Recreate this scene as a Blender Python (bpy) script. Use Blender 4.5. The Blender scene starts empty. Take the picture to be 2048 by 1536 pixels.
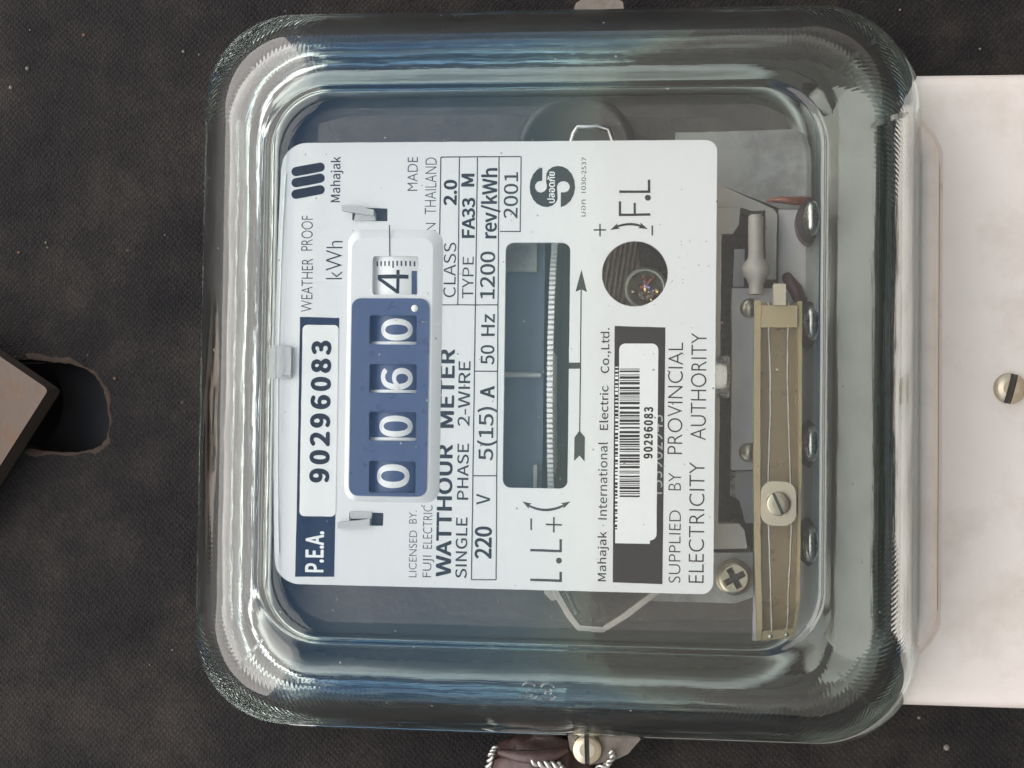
import bpy, bmesh, math, random
from mathutils import Vector, Matrix
from mathutils.geometry import tessellate_polygon
random.seed(7)
sc = bpy.context.scene
COL = sc.collection
R = math.radians
PI = math.pi

# ------------------------------------------------------------------ frame of the meter
# u = picture right (towards the ground), v = picture up, w = out of the board; in millimetres.
# The meter hangs upright on the board: u points down in the world, the photograph was taken with the phone turned.
ROT = Matrix.Rotation(R(3.2), 3, 'X') @ Matrix(((0, 1, 0), (0, 0, -1), (-1, 0, 0)))      # (u, v, w) -> world; the board leans forward a little
HEIGHT = 1.5                                            # metres above the ground
def W3(p):
    return ROT @ (Vector(p) * 0.001) + Vector((0, 0, HEIGHT))

# ------------------------------------------------------------------ camera
PLATE = 44.0
def cam_axes():
    f = Vector((-0.11, 0.03, -1)).normalized()
    r = f.cross(Vector((0, 1, 0))).normalized()
    up = r.cross(f)
    c, s = math.cos(R(.75)), math.sin(R(.75))
    up2, r2 = up * c - r * s, r * c + up * s
    return f, r2, up2
CF, CR, CU = cam_axes()
CPOS = Vector((0, 0, PLATE)) - CF * 240.0
def at(px, py, w):
    d = CF * 3000 + CR * (px - 1024) + CU * (768 - py)
    t = (w - CPOS.z) / d.z
    p = CPOS + d * t
    return p.x, p.y
cam = bpy.data.cameras.new('camera'); camo = bpy.data.objects.new('camera', cam); COL.objects.link(camo)
m = Matrix((ROT @ CR, ROT @ CU, ROT @ (-CF))).transposed().to_4x4()
m.translation = W3(CPOS)
camo.matrix_world = m
cam.sensor_width = 36; cam.lens = 36 * 3000 / 2048
cam.clip_start = 0.01; cam.clip_end = 2000
sc.camera = camo

# ------------------------------------------------------------------ sky, sun, exposure
SUN_EL, SUN_AZ = 80, 170          # a bright overcast dome in front of the board
world = bpy.data.worlds.new('World'); sc.world = world; world.use_nodes = True
nt = world.node_tree; nt.nodes.clear()
sky = nt.nodes.new('ShaderNodeTexSky'); sky.sky_type = 'NISHITA'; sky.sun_disc = False
sky.sun_elevation = R(SUN_EL); sky.sun_rotation = R(SUN_AZ)
sky.air_density = 0.8; sky.dust_density = 0.0; sky.ozone_density = 3.5; sky.altitude = 1200
bg = nt.nodes.new('ShaderNodeBackground'); bg.inputs[1].default_value = 0.056
out = nt.nodes.new('ShaderNodeOutputWorld')
nt.links.new(sky.outputs[0], bg.inputs[0]); nt.links.new(bg.outputs[0], out.inputs[0])
sun = bpy.data.lights.new('sun', 'SUN'); sun.energy = 3.2; sun.angle = R(132); sun.color = (1, .89, .80)
suno = bpy.data.objects.new('sun', sun); COL.objects.link(suno)
sd = Vector((math.sin(R(SUN_AZ)) * math.cos(R(SUN_EL)), math.cos(R(SUN_AZ)) * math.cos(R(SUN_EL)), math.sin(R(SUN_EL))))
suno.rotation_euler = sd.to_track_quat('Z', 'Y').to_euler()
suno.location = (0, -3, 5)
sc.view_settings.view_transform = 'Standard'; sc.view_settings.look = 'None'
sc.view_settings.exposure = 1.5; sc.view_settings.gamma = 1
cy = sc.cycles
cy.max_bounces = 20; cy.transmission_bounces = 16; cy.transparent_max_bounces = 12
cy.diffuse_bounces = 5; cy.glossy_bounces = 8
cy.caustics_reflective = True; cy.caustics_refractive = True
cy.blur_glossy = 0.2; cy.sample_clamp_indirect = 6
cy.use_denoising = True

# ------------------------------------------------------------------ materials
def nodes(name):
    M = bpy.data.materials.new(name); M.use_nodes = True
    n = M.node_tree.nodes; l = M.node_tree.links
    return M, n, l, n['Principled BSDF']
def mat(name, col, rough=.5, metal=0., var=.12, scale=300., bump=.0, bscale=900., col2=None, patch=0., pscale=60., stretch=(1, 1, 1), spec=.5, rvar=.1, coat=0., trans=0.):
    """painted / metal / plastic surface: fine colour grain, optional second colour in patches, fine relief"""
    M, n, l, P = nodes(name)
    tc = n.new('ShaderNodeTexCoord'); mp = n.new('ShaderNodeMapping'); mp.inputs['Scale'].default_value = stretch
    l.new(tc.outputs['Object'], mp.inputs[0])
    nz = n.new('ShaderNodeTexNoise'); nz.inputs['Scale'].default_value = scale; nz.inputs['Detail'].default_value = 5
    l.new(mp.outputs[0], nz.inputs['Vector'])
    hi = tuple(min(1, c * (1 + var)) for c in col) + (1,); lo = tuple(c * (1 - var) for c in col) + (1,)
    mx = n.new('ShaderNodeMix'); mx.data_type = 'RGBA'
    mx.inputs['A'].default_value = lo; mx.inputs['B'].default_value = hi
    l.new(nz.outputs['Fac'], mx.inputs['Factor'])
    last = mx.outputs['Result']
    if col2:
        n2 = n.new('ShaderNodeTexNoise'); n2.inputs['Scale'].default_value = pscale; n2.inputs['Detail'].default_value = 6
        n2.inputs['Roughness'].default_value = .65
        l.new(tc.outputs['Object'], n2.inputs['Vector'])
        rp = n.new('ShaderNodeValToRGB'); rp.color_ramp.elements[0].position = .5 - patch; rp.color_ramp.elements[1].position = .72 - patch * .6
        l.new(n2.outputs['Fac'], rp.inputs[0])
        m2 = n.new('ShaderNodeMix'); m2.data_type = 'RGBA'
        l.new(rp.outputs[0], m2.inputs['Factor']); l.new(last, m2.inputs['A']); m2.inputs['B'].default_value = tuple(col2) + (1,)
        last = m2.outputs['Result']
    l.new(last, P.inputs['Base Color'])
    mr = n.new('ShaderNodeMapRange'); mr.inputs['To Min'].default_value = max(.02, rough - rvar); mr.inputs['To Max'].default_value = min(1, rough + rvar)
    l.new(nz.outputs['Fac'], mr.inputs['Value']); l.new(mr.outputs[0], P.inputs['Roughness'])
    P.inputs['Metallic'].default_value = metal; P.inputs['Specular IOR Level'].default_value = spec
    P.inputs['Coat Weight'].default_value = coat; P.inputs['Transmission Weight'].default_value = trans
    if bump:
        nb = n.new('ShaderNodeTexNoise'); nb.inputs['Scale'].default_value = bscale; nb.inputs['Detail'].default_value = 4
        l.new(mp.outputs[0], nb.inputs['Vector'])
        bp = n.new('ShaderNodeBump'); bp.inputs['Strength'].default_value = bump; bp.inputs['Distance'].default_value = .0004
        l.new(nb.outputs['Fac'], bp.inputs['Height']); l.new(bp.outputs[0], P.inputs['Normal'])
    return M

M = {}
M['plate'] = mat('silver_painted_plate', (.74, .74, .735), .42, 0., .05, 900, .06, 2200, stretch=(1, 14, 1), spec=.45)
M['bezel'] = mat('satin_white_plastic', (.76, .765, .77), .38, 0, .03, 400, .03, 1500)
M['ink'] = mat('black_ink', (.018, .018, .02), .5, 0, .25, 3000, .0, spec=.2)
M['inkthin'] = mat('grey_black_ink', (.035, .035, .037), .5, 0, .25, 3000, .0, spec=.2)
M['navy'] = mat('navy_ink', (.012, .024, .06), .45, 0, .2, 1500, spec=.2)
M['blackbox'] = mat('black_printed_box', (.02, .019, .021), .5, 0, .5, 2600, stretch=(1, 6, 1), spec=.2)
M['blue'] = mat('blue_register_plastic', (.055, .08, .18), .3, 0, .06, 500, .02, 1500)
M['drum'] = mat('blue_drum', (.046, .07, .165), .4, 0, .1, 800)
M['white'] = mat('white_digit', (.86, .86, .85), .5, 0, .03, 800)
M['worn'] = mat('worn_white_print', (.30, .30, .30), .5, 0, .6, 2500)
M['drumwhite'] = mat('white_drum', (.8, .8, .79), .45, 0, .04, 800)
M['sticker'] = mat('white_sticker', (.8, .8, .79), .5, 0, .03, 700, .04, 900)
M['steel'] = mat('dull_steel', (.62, .6, .57), .34, .9, .12, 900, .05, 1500)
M['alu'] = mat('bright_aluminium', (.82, .82, .81), .25, 1., .08, 1500, .04, 2000, stretch=(6, 1, 1))
M['stud'] = mat('plated_metal', (.66, .62, .57), .28, 1., .2, 900, .1, 900)
M['tab'] = mat('dull_tin', (.48, .475, .46), .5, .35, .12, 900, .08, 1200)
M['zinc'] = mat('dull_yellow_zinc', (.52, .46, .34), .36, 1., .12, 900, .05, 1200)
M['brass'] = mat('brass', (.75, .58, .3), .22, 1., .1, 700, .04, 1200)
M['copper'] = mat('copper_wire', (.30, .10, .06), .45, .4, .3, 800, .15, 900)
M['maroon'] = mat('maroon_insulation', (.07, .02, .025), .45, 0, .3, 700, .1, 900)
M['cast'] = mat('cast_grey_metal', (.42, .415, .385), .5, .25, .12, 500, .12, 900, col2=(.23, .22, .2), patch=.02, pscale=80)
M['beige'] = mat('beige_cast_metal', (.48, .44, .385), .5, .15, .1, 500, .1, 900)
M['pan'] = mat('grey_inner_paint', (.54, .505, .48), .5, .0, .1, 400, .08, 900, col2=(.44, .405, .385), patch=.0, pscale=60)
M['floor'] = mat('dark_inner_paint', (.15, .138, .12), .5, .1, .2, 300, .1, 700, col2=(.2, .185, .165), patch=.0, pscale=50)
M['bronze'] = mat('dull_bronze_steel', (.19, .165, .145), .45, .35, .45, 900, .7, 1100)
M['verdigris'] = mat('greenish_metal', (.34, .35, .28), .3, .5, .35, 500, .3, 900)
M['violet_glint'] = mat('metal_violet_glint', (.36, .30, .62), .25, .6, .3, 900)  # violet glint painted as the colour of a few curls
M['sky_tint'] = mat('plastic_sky_tint', (.12, .155, .21), .4, 0, .15, 300, .05, 700)  # blue of the reflected sky put into the housing colour
M['brownmetal'] = mat('brown_grey_cast_metal', (.13, .115, .098), .5, .15, .2, 400, .2, 900, col2=(.08, .07, .06), patch=0, pscale=70)
M['lug'] = mat('tarnished_lug', (.20, .175, .145), .5, .4, .3, 300, .3, 700, col2=(.1, .08, .065), patch=0, pscale=150)
M['rim'] = mat('pale_rim_metal', (.66, .66, .62), .4, .2, .1, 300, .1, 900)
M['cup'] = mat('dark_bakelite', (.035, .026, .026), .35, 0, .3, 500, .1, 900)
M['dark'] = mat('dark_grey_metal', (.06, .056, .053), .5, .2, .25, 400, .15, 900)
M['darkrough'] = mat('black_crackle', (.012, .012, .013), .55, 0, .5, 1200, 1., 1900)
M['paint'] = mat('pale_grey_paint', (.70, .655, .60), .48, 0, .03, 200, .10, 1300, col2=(.60, .55, .485), patch=.03, pscale=70)
M['amber'] = mat('amber_plastic', (.40, .29, .14), .3, 0, .12, 300, .05, 700, coat=.5, trans=.3)
M['amberlight'] = mat('pale_amber_plastic', (.38, .30, .165), .35, 0, .06, 300, .05, 700)
M['ivory'] = mat('ivory_plastic', (.50, .44, .32), .4, 0, .06, 400, .05, 900)
M['rust'] = mat('rusted_plate', (.12, .092, .07), .6, .25, .2, 160, .25, 700, col2=(.15, .075, .035), patch=-.02, pscale=130)
M['rustedge'] = mat('rusted_edge', (.05, .04, .033), .7, .2, .3, 300, .3, 900)
M['seal'] = mat('brown_seal', (.065, .038, .033), .45, 0, .35, 250, .5, 500)
M['wire'] = mat('twisted_steel_wire', (.6, .6, .56), .35, .9, .2, 800, .1, 1500)
M['grit'] = mat('pale_grit', (.16, .145, .125), .7, 0, .3, 900)
M['orangegrit'] = mat('rust_grit', (.14, .07, .04), .7, 0, .3, 900)
M['rubber'] = mat('grey_gasket', (.07, .07, .066), .6, 0, .3, 500, .2, 900)
M['ground'] = mat('ground_concrete', (.22, .21, .19), .85, 0, .2, 3, .2, 40, col2=(.17, .16, .14), patch=.05, pscale=.7)

def make_board():
    Mb, n, l, P = nodes('weathered_black_board')
    tc = n.new('ShaderNodeTexCoord')
    a = n.new('ShaderNodeTexNoise'); a.inputs['Scale'].default_value = 38; a.inputs['Detail'].default_value = 10; a.inputs['Roughness'].default_value = .68
    l.new(tc.outputs['Object'], a.inputs['Vector'])
    r1 = n.new('ShaderNodeValToRGB'); e = r1.color_ramp.elements
    e[0].position = .33; e[0].color = (.006, .006, .0075, 1); e[1].position = .68; e[1].color = (.034, .030, .0265, 1)
    k = e.new(.5); k.color = (.0155, .0145, .0138, 1)
    l.new(a.outputs['Fac'], r1.inputs[0])
    # rusty smears
    b = n.new('ShaderNodeTexNoise'); b.inputs['Scale'].default_value = 75; b.inputs['Detail'].default_value = 8; b.inputs['Roughness'].default_value = .7
    l.new(tc.outputs['Object'], b.inputs['Vector'])
    r2 = n.new('ShaderNodeValToRGB'); r2.color_ramp.elements[0].position = .62; r2.color_ramp.elements[1].position = .78
    r2.color_ramp.elements[1].color = (.6, .6, .6, 1)
    l.new(b.outputs['Fac'], r2.inputs[0])
    mx = n.new('ShaderNodeMix'); mx.data_type = 'RGBA'; l.new(r2.outputs[0], mx.inputs['Factor']); l.new(r1.outputs[0], mx.inputs['A']); mx.inputs['B'].default_value = (.055, .036, .026, 1)
    # pale specks of dust
    v = n.new('ShaderNodeTexVoronoi'); v.inputs['Scale'].default_value = 260; l.new(tc.outputs['Object'], v.inputs['Vector'])
    cmp_ = n.new('ShaderNodeMapRange'); cmp_.inputs['From Min'].default_value = .10; cmp_.inputs['From Max'].default_value = .04
    l.new(v.outputs['Distance'], cmp_.inputs['Value'])
    sepc = n.new('ShaderNodeSeparateColor'); l.new(v.outputs['Color'], sepc.inputs[0])
    gt = n.new('ShaderNodeMath'); gt.operation = 'GREATER_THAN'; gt.inputs[1].default_value = .93; l.new(sepc.outputs[0], gt.inputs[0])
    mu = n.new('ShaderNodeMath'); mu.operation = 'MULTIPLY'; l.new(gt.outputs[0], mu.inputs[0]); l.new(cmp_.outputs[0], mu.inputs[1])
    mu2 = n.new('ShaderNodeMath'); mu2.operation = 'MULTIPLY'; l.new(mu.outputs[0], mu2.inputs[0]); mu2.inputs[1].default_value = .45
    m3 = n.new('ShaderNodeMix'); m3.data_type = 'RGBA'; l.new(mu2.outputs[0], m3.inputs['Factor']); l.new(mx.outputs['Result'], m3.inputs['A']); m3.inputs['B'].default_value = (.14, .12, .105, 1)
    P.inputs['Roughness'].default_value = .62; P.inputs['Specular IOR Level'].default_value = .12
    # fine diagonal grain + pits
    wv = []
    for ang, sc2 in ((-46, 360), (41, 410)):
        mp = n.new('ShaderNodeMapping'); mp.inputs['Rotation'].default_value = (0, 0, R(ang)); l.new(tc.outputs['Object'], mp.inputs[0])
        w_ = n.new('ShaderNodeTexWave'); w_.inputs['Scale'].default_value = sc2; w_.inputs['Distortion'].default_value = 5; w_.inputs['Detail'].default_value = 3; w_.inputs['Detail Scale'].default_value = 1.2
        l.new(mp.outputs[0], w_.inputs['Vector']); wv.append(w_)
    mul = n.new('ShaderNodeMath'); mul.operation = 'MULTIPLY'; l.new(wv[0].outputs['Fac'], mul.inputs[0]); l.new(wv[1].outputs['Fac'], mul.inputs[1])
    f = n.new('ShaderNodeTexNoise'); f.inputs['Scale'].default_value = 1100; f.inputs['Detail'].default_value = 5; f.inputs['Roughness'].default_value = .7; l.new(tc.outputs['Object'], f.inputs['Vector'])
    ad = n.new('ShaderNodeMath'); ad.operation = 'MULTIPLY_ADD'; ad.inputs[1].default_value = .3; l.new(mul.outputs[0], ad.inputs[0]); l.new(f.outputs['Fac'], ad.inputs[2])
    # raised threads paler, pits darker: relief shading put into the colour
    mrw = n.new('ShaderNodeMapRange'); mrw.inputs['From Min'].default_value = .3; mrw.inputs['From Max'].default_value = .85; mrw.inputs['To Min'].default_value = .68; mrw.inputs['To Max'].default_value = 1.42
    l.new(ad.outputs[0], mrw.inputs['Value'])
    vm = n.new('ShaderNodeVectorMath'); vm.operation = 'SCALE'; l.new(m3.outputs['Result'], vm.inputs[0]); l.new(mrw.outputs[0], vm.inputs['Scale'])
    l.new(vm.outputs[0], P.inputs['Base Color'])
    bp = n.new('ShaderNodeBump'); bp.inputs['Strength'].default_value = .8; bp.inputs['Distance'].default_value = .0004
    l.new(ad.outputs[0], bp.inputs['Height']); l.new(bp.outputs[0], P.inputs['Normal'])
    return Mb
M['board'] = make_board()

def make_glass(name, bump, ribs, dust):
    Mg = bpy.data.materials.new(name); Mg.use_nodes = True
    n = Mg.node_tree.nodes; l = Mg.node_tree.links; n.clear()
    o = n.new('ShaderNodeOutputMaterial'); g = n.new('ShaderNodeBsdfGlass')
    g.inputs['Roughness'].default_value = 0; g.inputs['IOR'].default_value = 1.5; g.inputs['Color'].default_value = (.985, 1, .993, 1)
    tc = n.new('ShaderNodeTexCoord')
    nz = n.new('ShaderNodeTexNoise'); nz.inputs['Scale'].default_value = 120; nz.inputs['Detail'].default_value = 3; l.new(tc.outputs['Object'], nz.inputs['Vector'])
    h = nz.outputs['Fac']
    if ribs:
        at_ = n.new('ShaderNodeAttribute'); at_.attribute_name = 'rib'
        wv = n.new('ShaderNodeMath'); wv.operation = 'SINE'
        l.new(at_.outputs['Fac'], wv.inputs[0])
        am = n.new('ShaderNodeAttribute'); am.attribute_name = 'ribamp'
        mu = n.new('ShaderNodeMath'); mu.operation = 'MULTIPLY'; l.new(wv.outputs[0], mu.inputs[0]); l.new(am.outputs['Fac'], mu.inputs[1])
        ma = n.new('ShaderNodeMath'); ma.operation = 'MULTIPLY_ADD'; ma.inputs[1].default_value = ribs; l.new(mu.outputs[0], ma.inputs[0]); l.new(h, ma.inputs[2])
        af = n.new('ShaderNodeAttribute'); af.attribute_name = 'flow'
        nf = n.new('ShaderNodeTexNoise'); nf.inputs['Scale'].default_value = 1; nf.inputs['Detail'].default_value = 4; nf.inputs['Roughness'].default_value = .6
        l.new(af.outputs['Vector'], nf.inputs['Vector'])
        m4 = n.new('ShaderNodeMath'); m4.operation = 'MULTIPLY_ADD'; m4.inputs[1].default_value = .35; l.new(nf.outputs['Fac'], m4.inputs[0]); l.new(ma.outputs[0], m4.inputs[2])
        h = m4.outputs[0]
    bp = n.new('ShaderNodeBump'); bp.inputs['Strength'].default_value = bump; bp.inputs['Distance'].default_value = .001
    l.new(h, bp.inputs['Height']); l.new(bp.outputs[0], g.inputs['Normal'])
    sh = g.outputs[0]
    if dust:
        v = n.new('ShaderNodeTexVoronoi'); v.inputs['Scale'].default_value = 420; l.new(tc.outputs['Object'], v.inputs['Vector'])
        mr = n.new('ShaderNodeMapRange'); mr.inputs['From Min'].default_value = .09; mr.inputs['From Max'].default_value = .05; l.new(v.outputs['Distance'], mr.inputs['Value'])
        se = n.new('ShaderNodeSeparateColor'); l.new(v.outputs['Color'], se.inputs[0])
        gt = n.new('ShaderNodeMath'); gt.operation = 'GREATER_THAN'; gt.inputs[1].default_value = .72; l.new(se.outputs[1], gt.inputs[0])
        mu = n.new('ShaderNodeMath'); mu.operation = 'MULTIPLY'; l.new(gt.outputs[0], mu.inputs[0]); l.new(mr.outputs[0], mu.inputs[1])
        m2 = n.new('ShaderNodeMath'); m2.operation = 'MULTIPLY'; l.new(mu.outputs[0], m2.inputs[0]); m2.inputs[1].default_value = dust
        df = n.new('ShaderNodeBsdfDiffuse'); df.inputs[0].default_value = (.4, .38, .35, 1)
        ms = n.new('ShaderNodeMixShader'); l.new(m2.outputs[0], ms.inputs[0]); l.new(sh, ms.inputs[1]); l.new(df.outputs[0], ms.inputs[2]); sh = ms.outputs[0]
    l.new(sh, o.inputs['Surface'])
    va = n.new('ShaderNodeVolumeAbsorption'); va.inputs['Color'].default_value = (.46, .56, .52, 1); va.inputs['Density'].default_value = 15
    l.new(va.outputs[0], o.inputs['Volume'])
    return Mg
M['glass'] = make_glass('clear_glass', .035, 0, .65)
M['glassrib'] = make_glass('moulded_glass', .055, .24, 0)

# ------------------------------------------------------------------ mesh helpers (millimetres, u v w)
class MB:
    def __init__(s): s.v = []; s.f = []; s.mi = []; s.sm = []
    def add(s, vs, fs, mi=0, smooth=False):
        b = len(s.v); s.v += [tuple(p) for p in vs]
        for f in fs: s.f.append(tuple(b + i for i in f)); s.mi.append(mi); s.sm.append(smooth)
    def ngon_prism(s, poly, w0, w1, holes=(), mi=0, mside=None, slope=0):
        """poly and holes: lists of (u, v), extruded from w0 to w1 (w1 the front)"""
        mside = mi if mside is None else mside
        loops = [list(poly)] + [list(h) for h in holes]
        flat = [p for lp in loops for p in lp]
        tris = tessellate_polygon([[Vector((p[0], p[1], 0)) for p in lp] for lp in loops])
        def ccw(t):
            a, b, c = (flat[i] for i in t)
            return t if (b[0]-a[0])*(c[1]-a[1])-(b[1]-a[1])*(c[0]-a[0]) > 0 else (t[0], t[2], t[1])
        tris = [ccw(t) for t in tris]
        s.add([(p[0], p[1], w1) for p in flat], tris, mi)
        s.add([(p[0], p[1], w0) for p in flat], [t[::-1] for t in tris], mi)
        for li, lp in enumerate(loops):
            n = len(lp)
            area = sum(lp[i][0]*lp[(i+1) % n][1]-lp[(i+1) % n][0]*lp[i][1] for i in range(n))
            if (area < 0) != (li > 0): lp = lp[::-1]
            vs = [(p[0], p[1], w0) for p in lp] + [(p[0], p[1], w1) for p in lp]
            s.add(vs, [(i, (i+1) % n, n+(i+1) % n, n+i) for i in range(n)], mside)
    def box(s, u0, u1, v0, v1, w0, w1, mi=0):
        s.ngon_prism([(u0, v0), (u1, v0), (u1, v1), (u0, v1)], w0, w1, mi=mi)
    def rings(s, rings, close=True, cap0=False, cap1=False, mi=0, smooth=True):
        n = len(rings[0]); vs = [p for r in rings for p in r]; fs = []
        for a in range(len(rings)-1):
            for i in range(n if close else n-1):
                j = (i+1) % n
                fs.append((a*n+i, a*n+j, (a+1)*n+j, (a+1)*n+i))
        s.add(vs, fs, mi, smooth)
        if cap0: s.add(rings[0], [tuple(range(n))[::-1]], mi)
        if cap1: s.add(rings[-1], [tuple(range(n))], mi)
    def lathe(s, c, prof, n=32, axis='w', mi=0, smooth=True):
        """prof: (radius, height) from bottom to top, about an axis through c"""
        rs = []
        for r, h in prof:
            ring = []
            for i in range(n):
                a = 2*PI*i/n; x, y = r*math.cos(a), r*math.sin(a)
                if axis == 'w': ring.append((c[0]+x, c[1]+y, c[2]+h))
                elif axis == 'v': ring.append((c[0]+y, c[1]+h, c[2]+x))
                else: ring.append((c[0]+h, c[1]+x, c[2]+y))
            rs.append(ring)
        s.rings(rs, True, prof[0][0] > 0, prof[-1][0] > 0, mi, smooth)
    def tube(s, pts, r, n=10, mi=0, caps=True):
        pts = [Vector(p) for p in pts]; rs = []; ref = None
        for i, p in enumerate(pts):
            d = (pts[min(i+1, len(pts)-1)] - pts[max(i-1, 0)]).normalized()
            if ref is None: ref = d.orthogonal().normalized()
            x = (ref - d*ref.dot(d)).normalized(); ref = x; y = d.cross(x)
            rr = r[i] if isinstance(r, (list, tuple)) else r
            rs.append([tuple(p + x*rr*math.cos(2*PI*k/n) + y*rr*math.sin(2*PI*k/n)) for k in range(n)])
        s.rings(rs, True, caps, caps, mi)
    def strip(s, pts, wid, th, mi=0):
        """flat strap bent along pts (u, v, w), width along w, thickness in the plane"""
        n = len(pts); L = []; Rr = []
        for i in range(n):
            a = Vector(pts[max(i-1, 0)]); b = Vector(pts[min(i+1, n-1)]); d = (b-a).normalized(); nn = Vector((-d.y, d.x, 0)).normalized()*th/2
            p = Vector(pts[i]); L.append(p+nn); Rr.append(p-nn)
        rs = [[L[i]+Vector((0, 0, wid/2)), L[i]-Vector((0, 0, wid/2)), Rr[i]-Vector((0, 0, wid/2)), Rr[i]+Vector((0, 0, wid/2))] for i in range(n)]
        s.rings([[tuple(p) for p in r] for r in rs], True, True, True, mi, False)
    def build(s, name, mats, parent=None, bevel=0, org=(0, 0, 0)):
        me = bpy.data.meshes.new(name)
        o3 = Vector(org)
        me.from_pydata([tuple((Vector(p)-o3)*.001) for p in s.v], [], s.f); me.update()
        mats = mats if isinstance(mats, (list, tuple)) else [mats]
        for k in mats: me.materials.append(M[k] if isinstance(k, str) else k)
        for p, mi, sm in zip(me.polygons, s.mi, s.sm): p.material_index = mi; p.use_smooth = sm
        ob = bpy.data.objects.new(name, me); COL.objects.link(ob)
        if parent is not None:
            ob.parent = parent
            po = Vector(parent.get('_org', (0, 0, 0)))
            ob.location = (o3-po)*.001
            ob['_org'] = tuple(o3)
        else:
            ob.matrix_world = Matrix.Translation(W3(o3)) @ ROT.to_4x4()
            ob['_org'] = tuple(o3)
        if bevel:
            b = ob.modifiers.new('bevel', 'BEVEL'); b.width = bevel*.001; b.segments = 3; b.limit_method = 'ANGLE'; b.angle_limit = R(40)
        return ob
def empty(name, org):
    o = bpy.data.objects.new(name, None); COL.objects.link(o); o.empty_display_size = .01
    o.matrix_world = Matrix.Translation(W3(org)) @ ROT.to_4x4(); o['_org'] = tuple(org)
    return o
def tag(o, label=None, cat=None, group=None, kind=None):
    if label: o['label'] = label
    if cat: o['category'] = cat
    if group: o['group'] = group
    if kind: o['kind'] = kind
    return o
def rrect(u0, u1, v0, v1, r, n=8):
    if isinstance(r, (int, float)): r = (r,)*4        # corners: (u1,v1) (u0,v1) (u0,v0) (u1,v0)
    P = []
    for (cu, cv, a0, q) in ((u1, v1, 0, r[0]), (u0, v1, 90, r[1]), (u0, v0, 180, r[2]), (u1, v0, 270, r[3])):
        su = -1 if cu == u1 else 1; sv = -1 if cv == v1 else 1
        for i in range(n+1):
            a = R(a0 + 90*i/n); P.append((cu+su*q+q*math.cos(a), cv+sv*q+q*math.sin(a)))
    return P
def circ(c, r, n=40): return [(c[0]+r*math.cos(2*PI*i/n), c[1]+r*math.sin(2*PI*i/n)) for i in range(n)]
def pxrect(x0, x1, y0, y1, w):
    """rectangle in the plane w that the photograph shows between these pixels"""
    xm, ym = (x0+x1)/2, (y0+y1)/2
    return at(x0, ym, w)[0], at(x1, ym, w)[0], at(xm, y1, w)[1], at(xm, y0, w)[1]
def pxr(x0, x1, y0, y1, w, r): return rrect(*pxrect(x0, x1, y0, y1, w), r)
def pp(w, *pts): return [at(x, y, w) for x, y in pts]
MM = .08

# ------------------------------------------------------------------ ground and board
gm = bpy.data.meshes.new('ground')
gm.from_pydata([(-400, -400, 0), (400, -400, 0), (400, 400, 0), (-400, 400, 0)], [], [(0, 1, 2, 3)])
gm.materials.append(M['ground']); g = bpy.data.objects.new('ground', gm); COL.objects.link(g); tag(g, kind='structure')

b = MB()
s0 = [at(x, y, 0) for x, y in ((60, 718), (100, 724), (140, 728), (170, 736), (192, 752), (206, 775), (213, 800), (218, 830), (219, 855), (214, 875), (204, 890), (188, 898), (165, 903), (130, 904), (90, 902), (60, 897))]
sc_ = [(sum(p[0] for p in s0)/len(s0)), (sum(p[1] for p in s0)/len(s0))]
slot = []
for p, q in zip(s0[:-1], s0[1:]):
    for k in range(4):
        t = k/4; slot.append((p[0]+(q[0]-p[0])*t+random.uniform(-.13, .13), p[1]+(q[1]-p[1])*t+random.uniform(-.13, .13)))
slot.append(s0[-1])
lx = at(-160, 800, 0)[0]
slot = slot + [(lx, slot[-1][1]+.3), (lx, slot[0][1]-.3)]
b.ngon_prism([(-700, -380), (1500, -380), (1500, 380), (-700, 380)], -18, 0, holes=[slot])
board = b.build('mounting_board', 'board'); tag(board, kind='structure')
# worn bare lip round the slot, a curved pipe wall seen deep in it
bl = MB()
inn = [(p[0], p[1]) for p in slot[:-2]]
def grow(p, k): return (sc_[0]+(p[0]-sc_[0])*k, sc_[1]+(p[1]-sc_[1])*k)
for i in range(len(inn)-1):
    a, c = inn[i], inn[i+1]; k1 = 1.10+.04*math.sin(i*.35)+.03*math.sin(i*.9); k2 = 1.10+.04*math.sin((i+1)*.35)+.03*math.sin((i+1)*.9)
    A, C = grow(a, k1), grow(c, k2)
    a1, c1 = grow(a, 1.02), grow(c, 1.02)
    bl.add([(a[0], a[1], -.9), (c[0], c[1], -.9), (a[0], a[1], .12), (c[0], c[1], .12), (a1[0], a1[1], .2), (c1[0], c1[1], .2), (C[0], C[1], .02), (A[0], A[1], .02)], [(0, 1, 3, 2), (2, 3, 5, 4), (4, 5, 6, 7)], 0, True)
M['lip'] = mat('worn_lip', (.048, .034, .026), .65, 0, .5, 500, .8, 700, spec=.15)
bl.build('slot_lip', 'lip', board)
pv = MB()
pc = at(30, 805, -12)
pv.ngon_prism([(pc[0]-30, pc[1]-22), (pc[0]+24, pc[1]-22), (pc[0]+24, pc[1]+22), (pc[0]-30, pc[1]+22)], -17.5, -12, holes=[circ(pc, 10.3, 48)])
pv.ngon_prism([(pc[0]-30, pc[1]-22), (pc[0]+24, pc[1]-22), (pc[0]+24, pc[1]+22), (pc[0]-30, pc[1]+22)], -30, -28)
M['pole'] = mat('dark_steel_pole', (.014, .015, .019), .5, .2, .2, 120, .1, 500)
pv.build('pole_fitting', 'pole', board, bevel=.3)

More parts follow.
